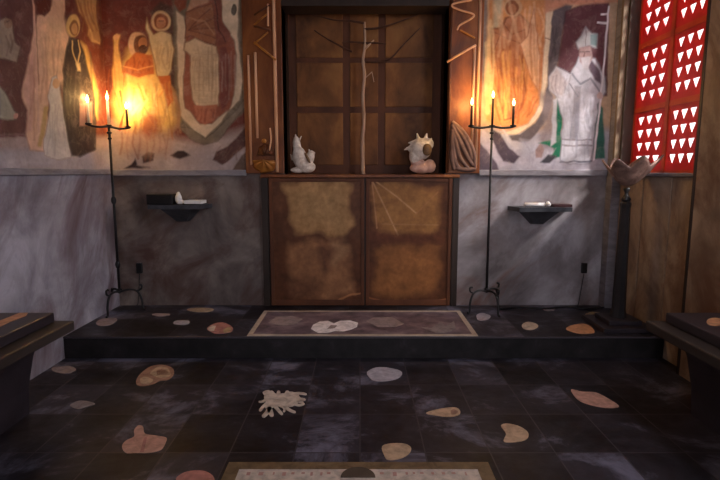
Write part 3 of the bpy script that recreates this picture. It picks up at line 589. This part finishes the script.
blob(s2, 'body', [('b', 421, 149, 11, 11, 0), ('b', 416, 155, 7, 10, 10), ('b', 428, 144, 6, 6, 0), ('t', [(414, 146, 0), (404, 150, -.01)], [.03, .004]), ('t', [(416, 142, 0), (408, 143, 0)], [.025, .004]),
     ('t', [(419, 142, 0), (417, 133, 0)], [.025, .005]), ('t', [(425, 141, 0), (427, 133, 0)], [.025, .005]), ('t', [(412, 152, 0), (406, 147, 0)], [.02, .004]), ('t', [(428, 142, 0), (432, 138, 0)], [.02, .005])], 'shell', .005, 2)
bm = bmesh.new(); c = Nn(426, 150); ball(bm, (c.x, ys_ - .066, c.z), (.042, .03, .05)); obj('aperture', bm, 'hollow', s2, True)
blob(s2, 'lip', [('b', 422, 168, 13, 5.5, 0), ('b', 418, 163, 8, 5, 10), ('b', 430, 166, 6, 7, -10)], 'shell_pink', .006, 3)
# ------------------------------------------------------------------ candelabra and candles
def candelabrum(X, Y, ang, label, leg_angs):
    t = thing('floor_candelabrum', label, 'candelabrum', (X, Y, PZ), 'iron candle stands beside the altar cabinet')
    zt_ = 1.665; d = Vector((math.cos(ang), math.sin(ang), 0)); o = Vector((X, Y, 0))
    obj('pole', T([(X, Y, PZ + .16), (X, Y, zt_ + .02)], [.011, .009], 12), 'iron', t, True)
    for z, r in ((PZ + .19, .022), (zt_ - .045, .02), (zt_ - .09, .016)): 
        bm = bmesh.new(); ball(bm, (X, Y, z), (r, r, .012)); obj('collar', bm, 'iron', t, True)
    pts = [o + d * s + Vector((0, 0, zt_ + dz)) for s, dz in ((-.19, .012), (-.15, .0), (-.08, -.006), (0, .004), (.08, -.006), (.15, 0), (.19, .012))]
    obj('arm', T(smoothpts(pts, 4), .009), 'iron', t, True)
    for s in (-.165, 0, .165):
        c = o + d * s; obj('drip_pan', L((c.x, c.y, zt_ + .008), [(.008, -.006), (.022, 0), (.026, .008), (.023, .008), (.012, .004)], 16), 'iron', t, True)
    for k, a in enumerate(leg_angs):
        e = Vector((math.cos(a), math.sin(a), 0)); n_ = 'leg'
        lp = [o + Vector((0, 0, PZ + .17)), o + e * .07 + Vector((0, 0, PZ + .185)), o + e * .135 + Vector((0, 0, PZ + .165)), o + e * .165 + Vector((0, 0, PZ + .09)), o + e * .17 + Vector((0, 0, PZ + .02)), o + e * .19 + Vector((0, 0, PZ + .009))]
        lg = obj(n_, T(smoothpts(lp, 5), .009, 10), 'iron', t, True)
        sc = [o + e * .13 + Vector((0, 0, PZ + .17)), o + e * .165 + Vector((0, 0, PZ + .185)), o + e * .17 + Vector((0, 0, PZ + .215)), o + e * .15 + Vector((0, 0, PZ + .22))]
        obj('scroll', T(smoothpts(sc, 5), [.008] * 15 + [.011], 8), 'iron', lg, True)
    return t, o, d, zt_ + .016
def candle(c, h, mat, label, lit=True, power=3., fl=.05):
    t = thing('candle', label, 'candle', c, 'burning candles on the iron stands')
    obj('stick', L(c, [(.0095, 0), (.0095, h - .006), (.007, h)], 14), mat, t, True)
    obj('flame', L((c[0], c[1], c[2] + h), [(.003, .0), (.009, .012), (.011, .022), (.008, .036), (.003, .05), (.001, fl + .006)], 14), 'flame', t, True)
    ld = bpy.data.lights.new('candle_light', 'POINT'); ld.energy = power * 1.9; ld.color = (1, .60, .20); ld.shadow_soft_size = .025
    lo = bpy.data.objects.new('candle_light', ld); COL.objects.link(lo); lo.location = (c[0], c[1] - .0, c[2] + h + .03)
    return t
def up(v, z): return (v.x, v.y, z)
t, o, d, z = candelabrum(-1.985, -.22, R(60), 'tall thin black iron candelabrum in the corner by the left wall', [R(20), R(140), R(262)])
for z_ in (1.085, .56):
    bm = bmesh.new(); ball(bm, (-1.985, -.22, z_), (.02, .02, .035)); obj('collar', bm, 'iron', t, True)
candle(up(o - d * .165, z), .155, 'wax', 'candle nearest the left wall on the corner candelabrum', power=3.2)
candle(up(o, z), .19, 'wax', 'tallest pale candle in the middle of the corner candelabrum', power=1.6, fl=.065)
candle(up(o + d * .165, z), .14, 'sleeve', 'dark candle at the right end of the corner candelabrum', power=5.4)
t, o, d, z = candelabrum(1.05, -.20, R(0), 'tall thin black iron candelabrum right of the cabinet doors', [R(205), R(-70), R(40)])
candle(up(o - d * .165, z), .155, 'sleeve', 'dark candle beside the right pilaster of the altar cabinet', power=3.4)
candle(up(o, z), .21, 'sleeve', 'tallest slim candle between two others on the stand right of the cabinet', power=2.2)
candle(up(o + d * .165, z), .15, 'sleeve', 'dark candle nearest the bishop fresco on the right stand', power=2.6)
# ------------------------------------------------------------------ wall shelves and what lies on them
def wall_shelf(x0, x1, yt, label):
    a, b = on_y(x0, yt, -.01), on_y(x1, yt, -.01); z = a.z; cx = (a.x + b.x) / 2
    t = thing('wall_shelf', label, 'shelf', (cx, 0, z), 'stone shelves on the lower back wall')
    obj('slab', prism([(a.x, -.001, z), (b.x, -.001, z), (b.x - .04, -.2, z), (a.x + .04, -.2, z)], (0, 0, -.035)), 'shelf_stone', t)
    w = b.x - a.x; bm = bmesh.new()
    top = [(cx - .17, -.001), (cx + .17, -.001), (cx + .13, -.16), (cx - .13, -.16)]; bot = [(cx - .06, -.001), (cx + .06, -.001), (cx + .04, -.04), (cx - .04, -.04)]
    A = [bm.verts.new((x, y, z - .035)) for x, y in top]; B = [bm.verts.new((x, y, z - .15)) for x, y in bot]
    bm.faces.new(A[::-1]); bm.faces.new(B)
    for i in range(4): bm.faces.new((A[i], A[(i + 1) % 4], B[(i + 1) % 4], B[i]))
    obj('bracket', bm, 'shelf_stone', t); return cx, z
cx, z = wall_shelf(152, 212, 203.5, 'dark stone wall shelf left of the cabinet holding a black book')
tag(obj('book', box(cx - .235, cx - .02, -.17, -.04, z, z + .085, bev=.006), 'book_black'), 'thick black book lying on the left wall shelf', 'book')
o_ = obj('cloth', ball(ball(ball(bmesh.new(), (cx + .012, -.12, z + .045), (.026, .04, .045)), (cx + .03, -.13, z + .02), (.03, .045, .02)), (cx + .005, -.1, z + .075), (.018, .025, .03)), 'paper', None, True); fuse(o_, .006, 4)
tag(o_, 'small crumpled white cloth between the black book and the white booklet', 'cloth')
bk = thing('booklet', 'flat white booklet lying on the right half of the left wall shelf', 'book', (cx + .14, -.1, z))
obj('pages', box(cx + .07, cx + .215, -.17, -.03, z + .006, z + .034, bev=.003), 'paper', bk); obj('cover', box(cx + .065, cx + .22, -.175, -.028, z, z + .006), 'book_black', bk)
cx, z = wall_shelf(508, 568, 206, 'dark stone wall shelf right of the cabinet with a white roll on it')
tag(obj('paper_roll', T([(cx - .14, -.1, z + .017), (cx + .02, -.1, z + .017)], .017, 14), 'paper', None, True), 'white rolled paper lying on the right wall shelf', 'paper')
o_ = obj('cloth', ball(ball(bmesh.new(), (cx + .045, -.12, z + .02), (.022, .03, .02)), (cx + .05, -.1, z + .028), (.015, .025, .02)), 'paper', None, True); fuse(o_, .005, 3)
tag(o_, 'little white cloth knot beside the dark red book on the right shelf', 'cloth')
tag(obj('book', box(cx + .08, cx + .235, -.15, -.03, z, z + .022, bev=.003), 'book_red'), 'thin dark red book on the right wall shelf', 'book')
# wall sockets and cable
for px_, lab in ((139.5, 'small black wall socket low on the back wall near the left corner'), (584, 'small black wall socket low on the back wall under the bishop fresco')):
    c = on_y(px_, 268, -.01); t = thing('wall_socket', lab, 'socket', (c.x, 0, c.z), 'black sockets on the back wall')
    obj('box', box(c.x - .024, c.x + .024, -.025, 0, c.z - .045, c.z + .045, bev=.005), 'plastic', t)
    obj('cable', T(smoothpts([(c.x, -.015, c.z - .05), (c.x - .01, -.012, c.z - .15), (c.x - .03, -.012, PZ + .02), (c.x - .045, -.02, PZ + .006)], 5), .003, 8), 'plastic', t, True)
pts = [on_z(x, y, PZ + .008) for x, y in ((500, 309), (520, 307.5), (545, 308.5), (568, 307), (585, 308.5), (604, 307.5))]
tag(obj('cable', T(smoothpts(pts, 6), .008, 8), 'plastic', None, True), 'black cable lying along the foot of the back wall right of the cabinet', 'cable')
# ------------------------------------------------------------------ pedestal with giant clam shell
PX, PY = 1.945, -.60
t = thing('pedestal', 'slender dark wooden column on a square foot below the red window', 'pedestal', (PX, PY, PZ))
bm = bmesh.new(); bx(bm, PX - .19, PX + .19, PY - .19, PY + .19, PZ, PZ + .035, bev=.006); bx(bm, PX - .12, PX + .12, PY - .12, PY + .12, PZ + .035, PZ + .07, bev=.006); obj('foot', bm, 'slab_black', t)
obj('shaft', L((PX, PY, PZ + .07), [(.058, 0), (.054, .03), (.048, .06), (.034, .82), (.038, .84), (.038, .855), (.026, .87)], 8, R(22.5)), 'iron', t)
obj('finial', L((PX, PY, PZ + .94), [(.028, 0), (.034, .015), (.024, .03), (.014, .05), (.014, .065), (.024, .085), (.02, .1)], 16), 'iron', t, True)
zc = PZ + 1.060
bm = bmesh.new(); n, m_ = 120, 12; g = []
def tri(v): v = v / (2 * math.pi) % 1; return 4 * abs(v - .5) - 1
for i in range(n):
    a = 2 * math.pi * i / n; fl = .7 * tri(6 * a + 2.2) - .3 * math.cos(6 * a + 2.2 + math.pi); ex = .15 + .055 * max(0, math.cos(a)) ** 2
    row = []
    for j in range(1, m_ + 1):
        s_ = j / m_; rr = (.6 * s_ + .4 * s_ ** .6) * (1 + .13 * fl * s_ ** 1.5)
        row.append(bm.verts.new((PX + ex * math.cos(a) * rr, PY + .14 * math.sin(a) * rr, zc + .165 * s_ ** 1.35 + .036 * fl * s_ ** 2 + .016 * math.cos(a) * s_)))
    g.append(row)
c0 = bm.verts.new((PX, PY, zc))
for i in range(n):
    k = (i + 1) % n; bm.faces.new((c0, g[i][0], g[k][0]))
    for j in range(m_ - 1): bm.faces.new((g[i][j], g[i][j + 1], g[k][j + 1], g[k][j]))
sh = obj('clam_shell', bm, 'shell_brown', None, True); s = sh.modifiers.new('t', 'SOLIDIFY'); s.thickness = .014; s.offset = 1
tag(sh, 'large fluted brown clam shell opening upward on top of the dark pedestal', 'shell')
# ------------------------------------------------------------------ benches
def bench(sg, label):
    wx = XL if sg < 0 else XR; t = thing('bench', label, 'bench', (sg * 1.84, -2.9, 0), 'low dark benches along the side walls')
    y0, y1 = -4.25, -1.60
    def bb(xa, xb, *r, **k): return box(min(sg * xa, sg * xb), max(sg * xa, sg * xb), *r, **k)
    W = abs(wx) - .004
    obj('seat_board', bb(1.575, W, y0, y1, .445, .50, bev=.008), 'bench_seat', t)
    obj('top_board', bb(1.665, W, y0, y1 - .03, .50, .553, bev=.006), 'bench_top', t)
    for yy in (y1 - .09, -2.85, y0 + .35):
        poly = [(sg * 1.71, .445), (sg * W, .445), (sg * W, 0), (sg * 1.81, 0), (sg * 1.80, .15), (sg * 1.76, .33)]
        obj('support', prism([(x, yy, z_) for x, z_ in poly], (0, -.28 if yy > -2.5 else -.2, 0)), 'slab_black', t)
    obj('back_rail', bb(W - .03, W, y0, y1 - .1, .15, .40), 'slab_black', t)
    return t, lambda x, y: on_z(x, y, .553)
t, fz = bench(-1, 'dark bench with a layered top along the left wall')
q = [fz(x, y) for x, y in ((-8, 324), (20, 313), (28, 313), (26, 316), (10, 322), (-4, 329))]
o_ = obj('inlaid_strip', prism([(p.x, p.y, .553) for p in q], (0, 0, .002)), 'inlay_orange', t); o_['label'] = 'orange brown strip set in the top board'
t, fz = bench(1, 'dark bench with a layered top along the right wall')
q = [fz(715 + 8.5 * math.cos(2 * math.pi * i / 20), 322 + 4 * math.sin(2 * math.pi * i / 20)) for i in range(20)]
o_ = obj('inlaid_disc', prism([(p.x, p.y, .553) for p in q], (0, 0, .002)), 'inlay_orange', t); o_['label'] = 'orange brown disc set in the top board'
# ------------------------------------------------------------------ stone inlays in floor and platform
def ell(x, y, rx, ry, n=22, wob=.08, seed=0, rot=0):
    r = random.Random(seed); ph = r.uniform(0, 6); out = []
    for i in range(n):
        a = 2 * math.pi * i / n; k = 1 + wob * math.sin(3 * a + ph) + wob * .5 * math.sin(5 * a + 2 * ph); u, v = rx * k * math.cos(a), ry * k * math.sin(a)
        out.append((x + u * math.cos(rot) - v * math.sin(rot), y + u * math.sin(rot) + v * math.cos(rot)))
    return out
def flat(name, pix, z, mat, h=.003, parent=None):
    return obj(name, prism([on_z(x, y, z) for x, y in pix], (0, 0, h)), mat, parent)
def closed(p, k=4):
    n = len(p); out = []
    for i in range(n):
        p0, p1, p2, p3 = (Vector((*p[(i + d_) % n], 0)) for d_ in (-1, 0, 1, 2))
        for j in range(k):
            t_ = j / k; v = .5 * ((2 * p1) + (p2 - p0) * t_ + (2 * p0 - 5 * p1 + 4 * p2 - p3) * t_ * t_ + (3 * p1 - p0 - 3 * p2 + p3) * t_ ** 3); out.append((v.x, v.y))
    return out
def inlay(pix, z, mat, label, core=None):
    pix = closed(pix)
    pts = [on_z(x, y, z) for x, y in pix]; c = sum(pts, Vector()) / len(pts)
    if core:
        t = thing('floor_inlay', label, 'floor inlay', (c.x, c.y, z), 'stone shell shapes set in the dark floor'); flat('ground', pix, z, mat, .003, t)
        for cp_, cm in core: flat('detail', cp_, z + .003, cm, .0015, t)
        return t
    return tag(flat('floor_inlay', pix, z, mat), label, 'floor inlay', 'stone shell shapes set in the dark floor')
inlay([(136, 383), (138, 377), (144, 371), (150, 367), (160, 365), (170, 367), (174, 371), (173, 376), (168, 380), (160, 381), (154, 384), (146, 386), (139, 386)], 0, 'inlay_rust', 'two lobed tan shell inlay on the floor nearest the left part of the step',
      [(ell(161, 372.5, 10, 5.5, seed=2), 'inlay_tan'), (ell(146, 380.5, 6.5, 3.5, seed=3), 'inlay_tan'), (ell(162, 372.5, 6, 3, seed=4), 'inlay_rust')])
inlay(ell(64, 370, 12, 3.6, seed=5), 0, 'inlay_dim', 'dim oval inlay on the floor by the left wall just before the step')
inlay([(70, 406), (76, 402), (84, 401), (95, 404), (86, 407), (78, 409)], 0, 'inlay_dim', 'dim fish shaped inlay on the floor beside the left bench')
inlay([(122, 447), (126, 441), (134, 437), (134, 431), (138, 426), (143, 427), (145, 434), (156, 436), (166, 438), (166, 442), (161, 450), (148, 453), (136, 453), (126, 453)], 0, 'inlay_pink', 'large pale pink shell inlay with a knob at the lower left of the floor',
      [([(140, 452), (144, 438), (147, 437), (144, 452)], 'inlay_rose')])
inlay(ell(384, 374.5, 17.5, 7, seed=7, wob=.05), 0, 'inlay_grey', 'smooth grey oval inlay on the floor just below the step right of centre')
inlay([(426, 413.5), (436, 410), (448, 408), (456, 408), (460, 411), (459, 415), (450, 417), (438, 416)], 0, 'inlay_tan', 'narrow cone shaped inlay pointing left on the floor right of centre', [(ell(454, 412, 3.6, 2.4, seed=8), 'inlay_rust')])
inlay([(382, 447), (390, 444), (404, 444), (411, 448), (409, 454), (400, 459), (388, 460), (384, 455)], 0, 'inlay_tan', 'tan rounded shell inlay just above the bordered slab at the bottom')
inlay([(501, 426), (508, 424), (520, 427), (528, 433), (527, 439), (518, 442), (504, 442), (506, 434)], 0, 'inlay_tan', 'tan fan shaped inlay on the floor right of the cone shaped one')
inlay([(571, 390), (582, 392), (596, 393), (610, 400), (619, 407), (606, 408), (590, 405), (578, 400)], 0, 'inlay_pink', 'long pink spindle inlay on the floor towards the right bench')
inlay([(176, 481), (182, 474), (194, 471), (206, 472), (214, 478), (212, 486), (190, 490)], 0, 'inlay_rose', 'rose shell inlay cut by the bottom edge left of the bordered slab')
# branching coral inlay: one thing with its branches
co = thing('floor_inlay', 'pale branching coral inlay on the floor left of centre', 'floor inlay', on_z(282, 404, 0), 'stone shell shapes set in the dark floor')
flat('body', closed([(264, 398), (266, 393), (272, 391), (276, 394), (284, 393.5), (291, 392), (297, 394), (300, 398), (298, 403), (291, 407), (284, 405.5), (276, 406), (270, 410), (265, 408), (266, 402)]), 0, 'inlay_cream', .003, co)
for q, w in (([(267, 396), (264, 393), (269, 391)], 1.6), ([(292, 395), (299, 393.5), (306, 394.5)], 1.9), ([(294, 399), (300, 399), (305, 400)], 1.9), ([(292, 403), (299, 405.5), (304, 404)], 1.8), ([(268, 403), (263, 407), (260, 411)], 1.8),
             ([(270, 407), (267, 413), (263, 417)], 2.6), ([(274, 405), (278, 410), (282, 414.5)], 2.0), ([(284, 405), (289, 410), (295, 412.5)], 2.0), ([(278, 405), (284, 408), (284, 412)], 1.5), ([(266, 400), (262, 402), (259, 402)], 1.5), ([(286, 395), (288, 391.5)], 1.8), ([(269, 408), (272, 416)], 2.2), ([(298, 402), (303, 402.3)], 1.4), ([(278, 395), (279, 391.5)], 1.6)):
    pix_l, pix_r = [], []
    for i, (x, y) in enumerate(q):
        ax, ay = q[max(i - 1, 0)]; bx_, by_ = q[min(i + 1, len(q) - 1)]; dx, dy = bx_ - ax, by_ - ay; l_ = math.hypot(dx, dy); ww = w * (1, .9, .7)[min(i, 2)]
        pix_l.append((x - dy / l_ * ww, y + dx / l_ * ww * .7)); pix_r.append((x + dy / l_ * ww, y - dx / l_ * ww * .7))
    flat('branch', closed(pix_l + pix_r[::-1], 3), 0, 'inlay_cream', .0032, co)
# platform
inlay([(187, 310), (192, 308.4), (206, 308), (214, 309.5), (208, 312), (196, 312)], PZ, 'inlay_tan', 'thin tan inlay on the platform against the back wall left of the cabinet')
inlay([(174, 324), (176, 321), (188, 320.8), (189, 323.5), (184, 325)], PZ, 'inlay_grey', 'small pale grey rectangular inlay on the left side of the platform')
inlay([(207, 329), (212, 325), (222, 322.5), (232, 327), (231, 332), (218, 334), (211, 332)], PZ, 'inlay_rose', 'rose and tan patch inlay on the platform left of the bordered slab', [([(207.5, 329), (212, 325.5), (216, 326), (214, 331), (210, 331)], 'inlay_cream'), ([(223, 330), (228, 327), (231, 328), (230, 332), (224, 333)], 'inlay_yellow')])
inlay(ell(161, 315, 9, 1.5, seed=11), PZ, 'inlay_faint', 'faint slim inlay on the platform in front of the left wall socket')
inlay([(96, 323), (102, 319), (114, 318), (117, 320.5), (110, 325), (100, 326)], PZ, 'inlay_faint', 'faint inlay on the platform in front of the corner candelabrum')
inlay(ell(483, 317, 7, 3.6, seed=13), PZ, 'inlay_grey', 'pale violet oval inlay on the platform under the right candelabrum')
inlay([(522, 325), (528, 322), (536, 324), (538, 327), (532, 330), (524, 329)], PZ, 'inlay_cream', 'small pale inlay on the platform below the right wall shelf')
inlay([(566, 329), (572, 325.5), (584, 324), (592, 328), (594, 333), (582, 334), (572, 332)], PZ, 'inlay_orange', 'orange pink inlay on the platform left of the pedestal foot')
inlay(ell(594, 314.2, 8, 2, seed=15), PZ, 'inlay_yellow', 'yellowish slim inlay on the platform in the right corner')
inlay(ell(549, 309.8, 6, 1.2, seed=16), PZ, 'inlay_faint', 'faint rosy inlay on the platform beside the black cable')
# bordered slab in the platform
A, B = on_z(265, 311, PZ), on_z(461, 311, PZ); C_, D_ = on_z(246, 336.2, PZ), on_z(477, 336.2, PZ)
x0, x1 = (A.x + C_.x) / 2, (B.x + D_.x) / 2; y1, y0 = A.y, max(C_.y, PF + .012)
t = thing('inlaid_slab', 'long violet grey slab with a pale border in front of the cabinet doors', 'inlaid slab', ((x0 + x1) / 2, (y0 + y1) / 2, PZ))
w = .035
obj('field', box(x0 + w, x1 - w, y0 + w, y1 - w, PZ, PZ + .003), 'slab_field', t)
bm = bmesh.new(); bx(bm, x0, x1, y0, y0 + w, PZ, PZ + .004); bx(bm, x0, x1, y1 - w, y1, PZ, PZ + .004); bx(bm, x0, x0 + w, y0 + w, y1 - w, PZ, PZ + .004); bx(bm, x1 - w, x1, y0 + w, y1 - w, PZ, PZ + .004); obj('border', bm, 'border', t)
Zs = PZ + .003
o_ = flat('shell_inlay', [(311, 329), (313, 325), (320, 321.5), (328, 321), (334, 323.5), (340, 321), (350, 320.5), (358, 323), (357, 327), (350, 330), (343, 331.5), (335, 331), (328, 333), (318, 333)], Zs, 'inlay_white', .002, t); o_['label'] = 'bright white shell inlay'
flat('shell_hollow', [(327, 329), (331, 325), (337, 325.5), (335, 328)], Zs + .002, 'inlay_faint', .001, o_)
flat('shell_inlay', [(268, 323), (276, 317), (292, 316), (303, 319), (296, 324), (284, 326)], Zs, 'inlay_faint', .002, t)
flat('shell_inlay', [(366, 321), (374, 317.5), (392, 317), (404, 324), (396, 327), (378, 327)], Zs, 'inlay_faint', .002, t)
flat('shell_inlay', [(420, 327), (432, 328), (440, 322), (446, 326), (454, 321), (456, 329), (446, 333), (436, 333)], Zs, 'inlay_dim', .002, t)
# bordered slab at the bottom of the view
A, B = on_z(229, 463, 0), on_z(488, 463, 0); xa, xb, yt = A.x, B.x, A.y
t = thing('inlaid_slab', 'brown bordered slab with a pale marked band at the bottom edge', 'inlaid slab', ((xa + xb) / 2, yt - .3, 0))
yl = -3.1
obj('field', box(xa + .06, xb - .06, yl + .06, yt - .055, 0, .004), 'inlay_cream', t)
bm = bmesh.new(); bx(bm, xa, xb, yt - .055, yt, 0, .005); bx(bm, xa, xb, yl, yl + .06, 0, .005); bx(bm, xa, xa + .06, yl + .06, yt - .055, 0, .005); bx(bm, xb - .06, xb, yl + .06, yt - .055, 0, .005); obj('border', bm, 'border_brown', t)
c = on_z(358, 472, 0); n = 18
obj('arched_block', prism([(c.x + .075 * math.cos(math.pi * i / n), c.y - .05 + .075 * math.sin(math.pi * i / n), .0052) for i in range(n + 1)], (0, 0, .004)), 'jamb_dark', t)
xx = xa + .1; bm = bmesh.new(); r_ = random.Random(5)
while xx < xb - .1:
    w_ = r_.uniform(.012, .035)
    if abs(xx + w_ / 2 - c.x) > .1: bx(bm, xx, xx + w_ * .6, yt - .09 - r_.uniform(0, .015), yt - .078, .004, .0048)
    xx += w_ + r_.uniform(.01, .03)
o_ = obj('worn_marks', bm, 'mark_red', t); o_['kind'] = 'stuff'
# ------------------------------------------------------------------ light
w = bpy.data.worlds.new('world'); S.world = w; w.use_nodes = True
w.node_tree.nodes['Background'].inputs[0].default_value = (.98, .93, .97, 1); w.node_tree.nodes['Background'].inputs[1].default_value = 1.9
def area(name, loc, target, sx, sy, e, col):
    ld = bpy.data.lights.new(name, 'AREA'); ld.shape = 'RECTANGLE'; ld.size = sx; ld.size_y = sy; ld.energy = e; ld.color = col
    o = bpy.data.objects.new(name, ld); COL.objects.link(o); o.location = loc
    o.rotation_euler = (Vector(target) - Vector(loc)).to_track_quat('-Z', 'Y').to_euler(); return o
area('doorway_fill', (.2, YF + .05, 1.25), (-.3, -1, 1.5), 1.3, 2.1, 22, (.88, .89, 1.))  # unseen lamp added behind the camera to fill the room
area('side_wall_fill', (XR - .05, -2.9, 2.35), (-2.0, -.7, 1.7), 1.0, 1.2, 52, (.88, .89, 1.))  # added lamp, no window modelled here; brightens the left wall
area('courtyard_skylight', (4.6, -.62, 3.3), (-2.0, -.62, .9), .9, .9, 420, (.84, .90, 1.))
sd = bpy.data.lights.new('sun', 'SUN'); sd.energy = 30.; sd.angle = R(15); sd.color = (1., .96, .92)
so = bpy.data.objects.new('sun', sd); COL.objects.link(so); so.rotation_euler = Vector((-.62, .42, -.62)).to_track_quat('-Z', 'Y').to_euler()
S.view_settings.view_transform = 'Standard'; S.view_settings.look = 'None'; S.view_settings.gamma = 1; S.view_settings.use_curve_mapping = False
S.view_settings.exposure = 0.0
S.cycles.use_denoising = True
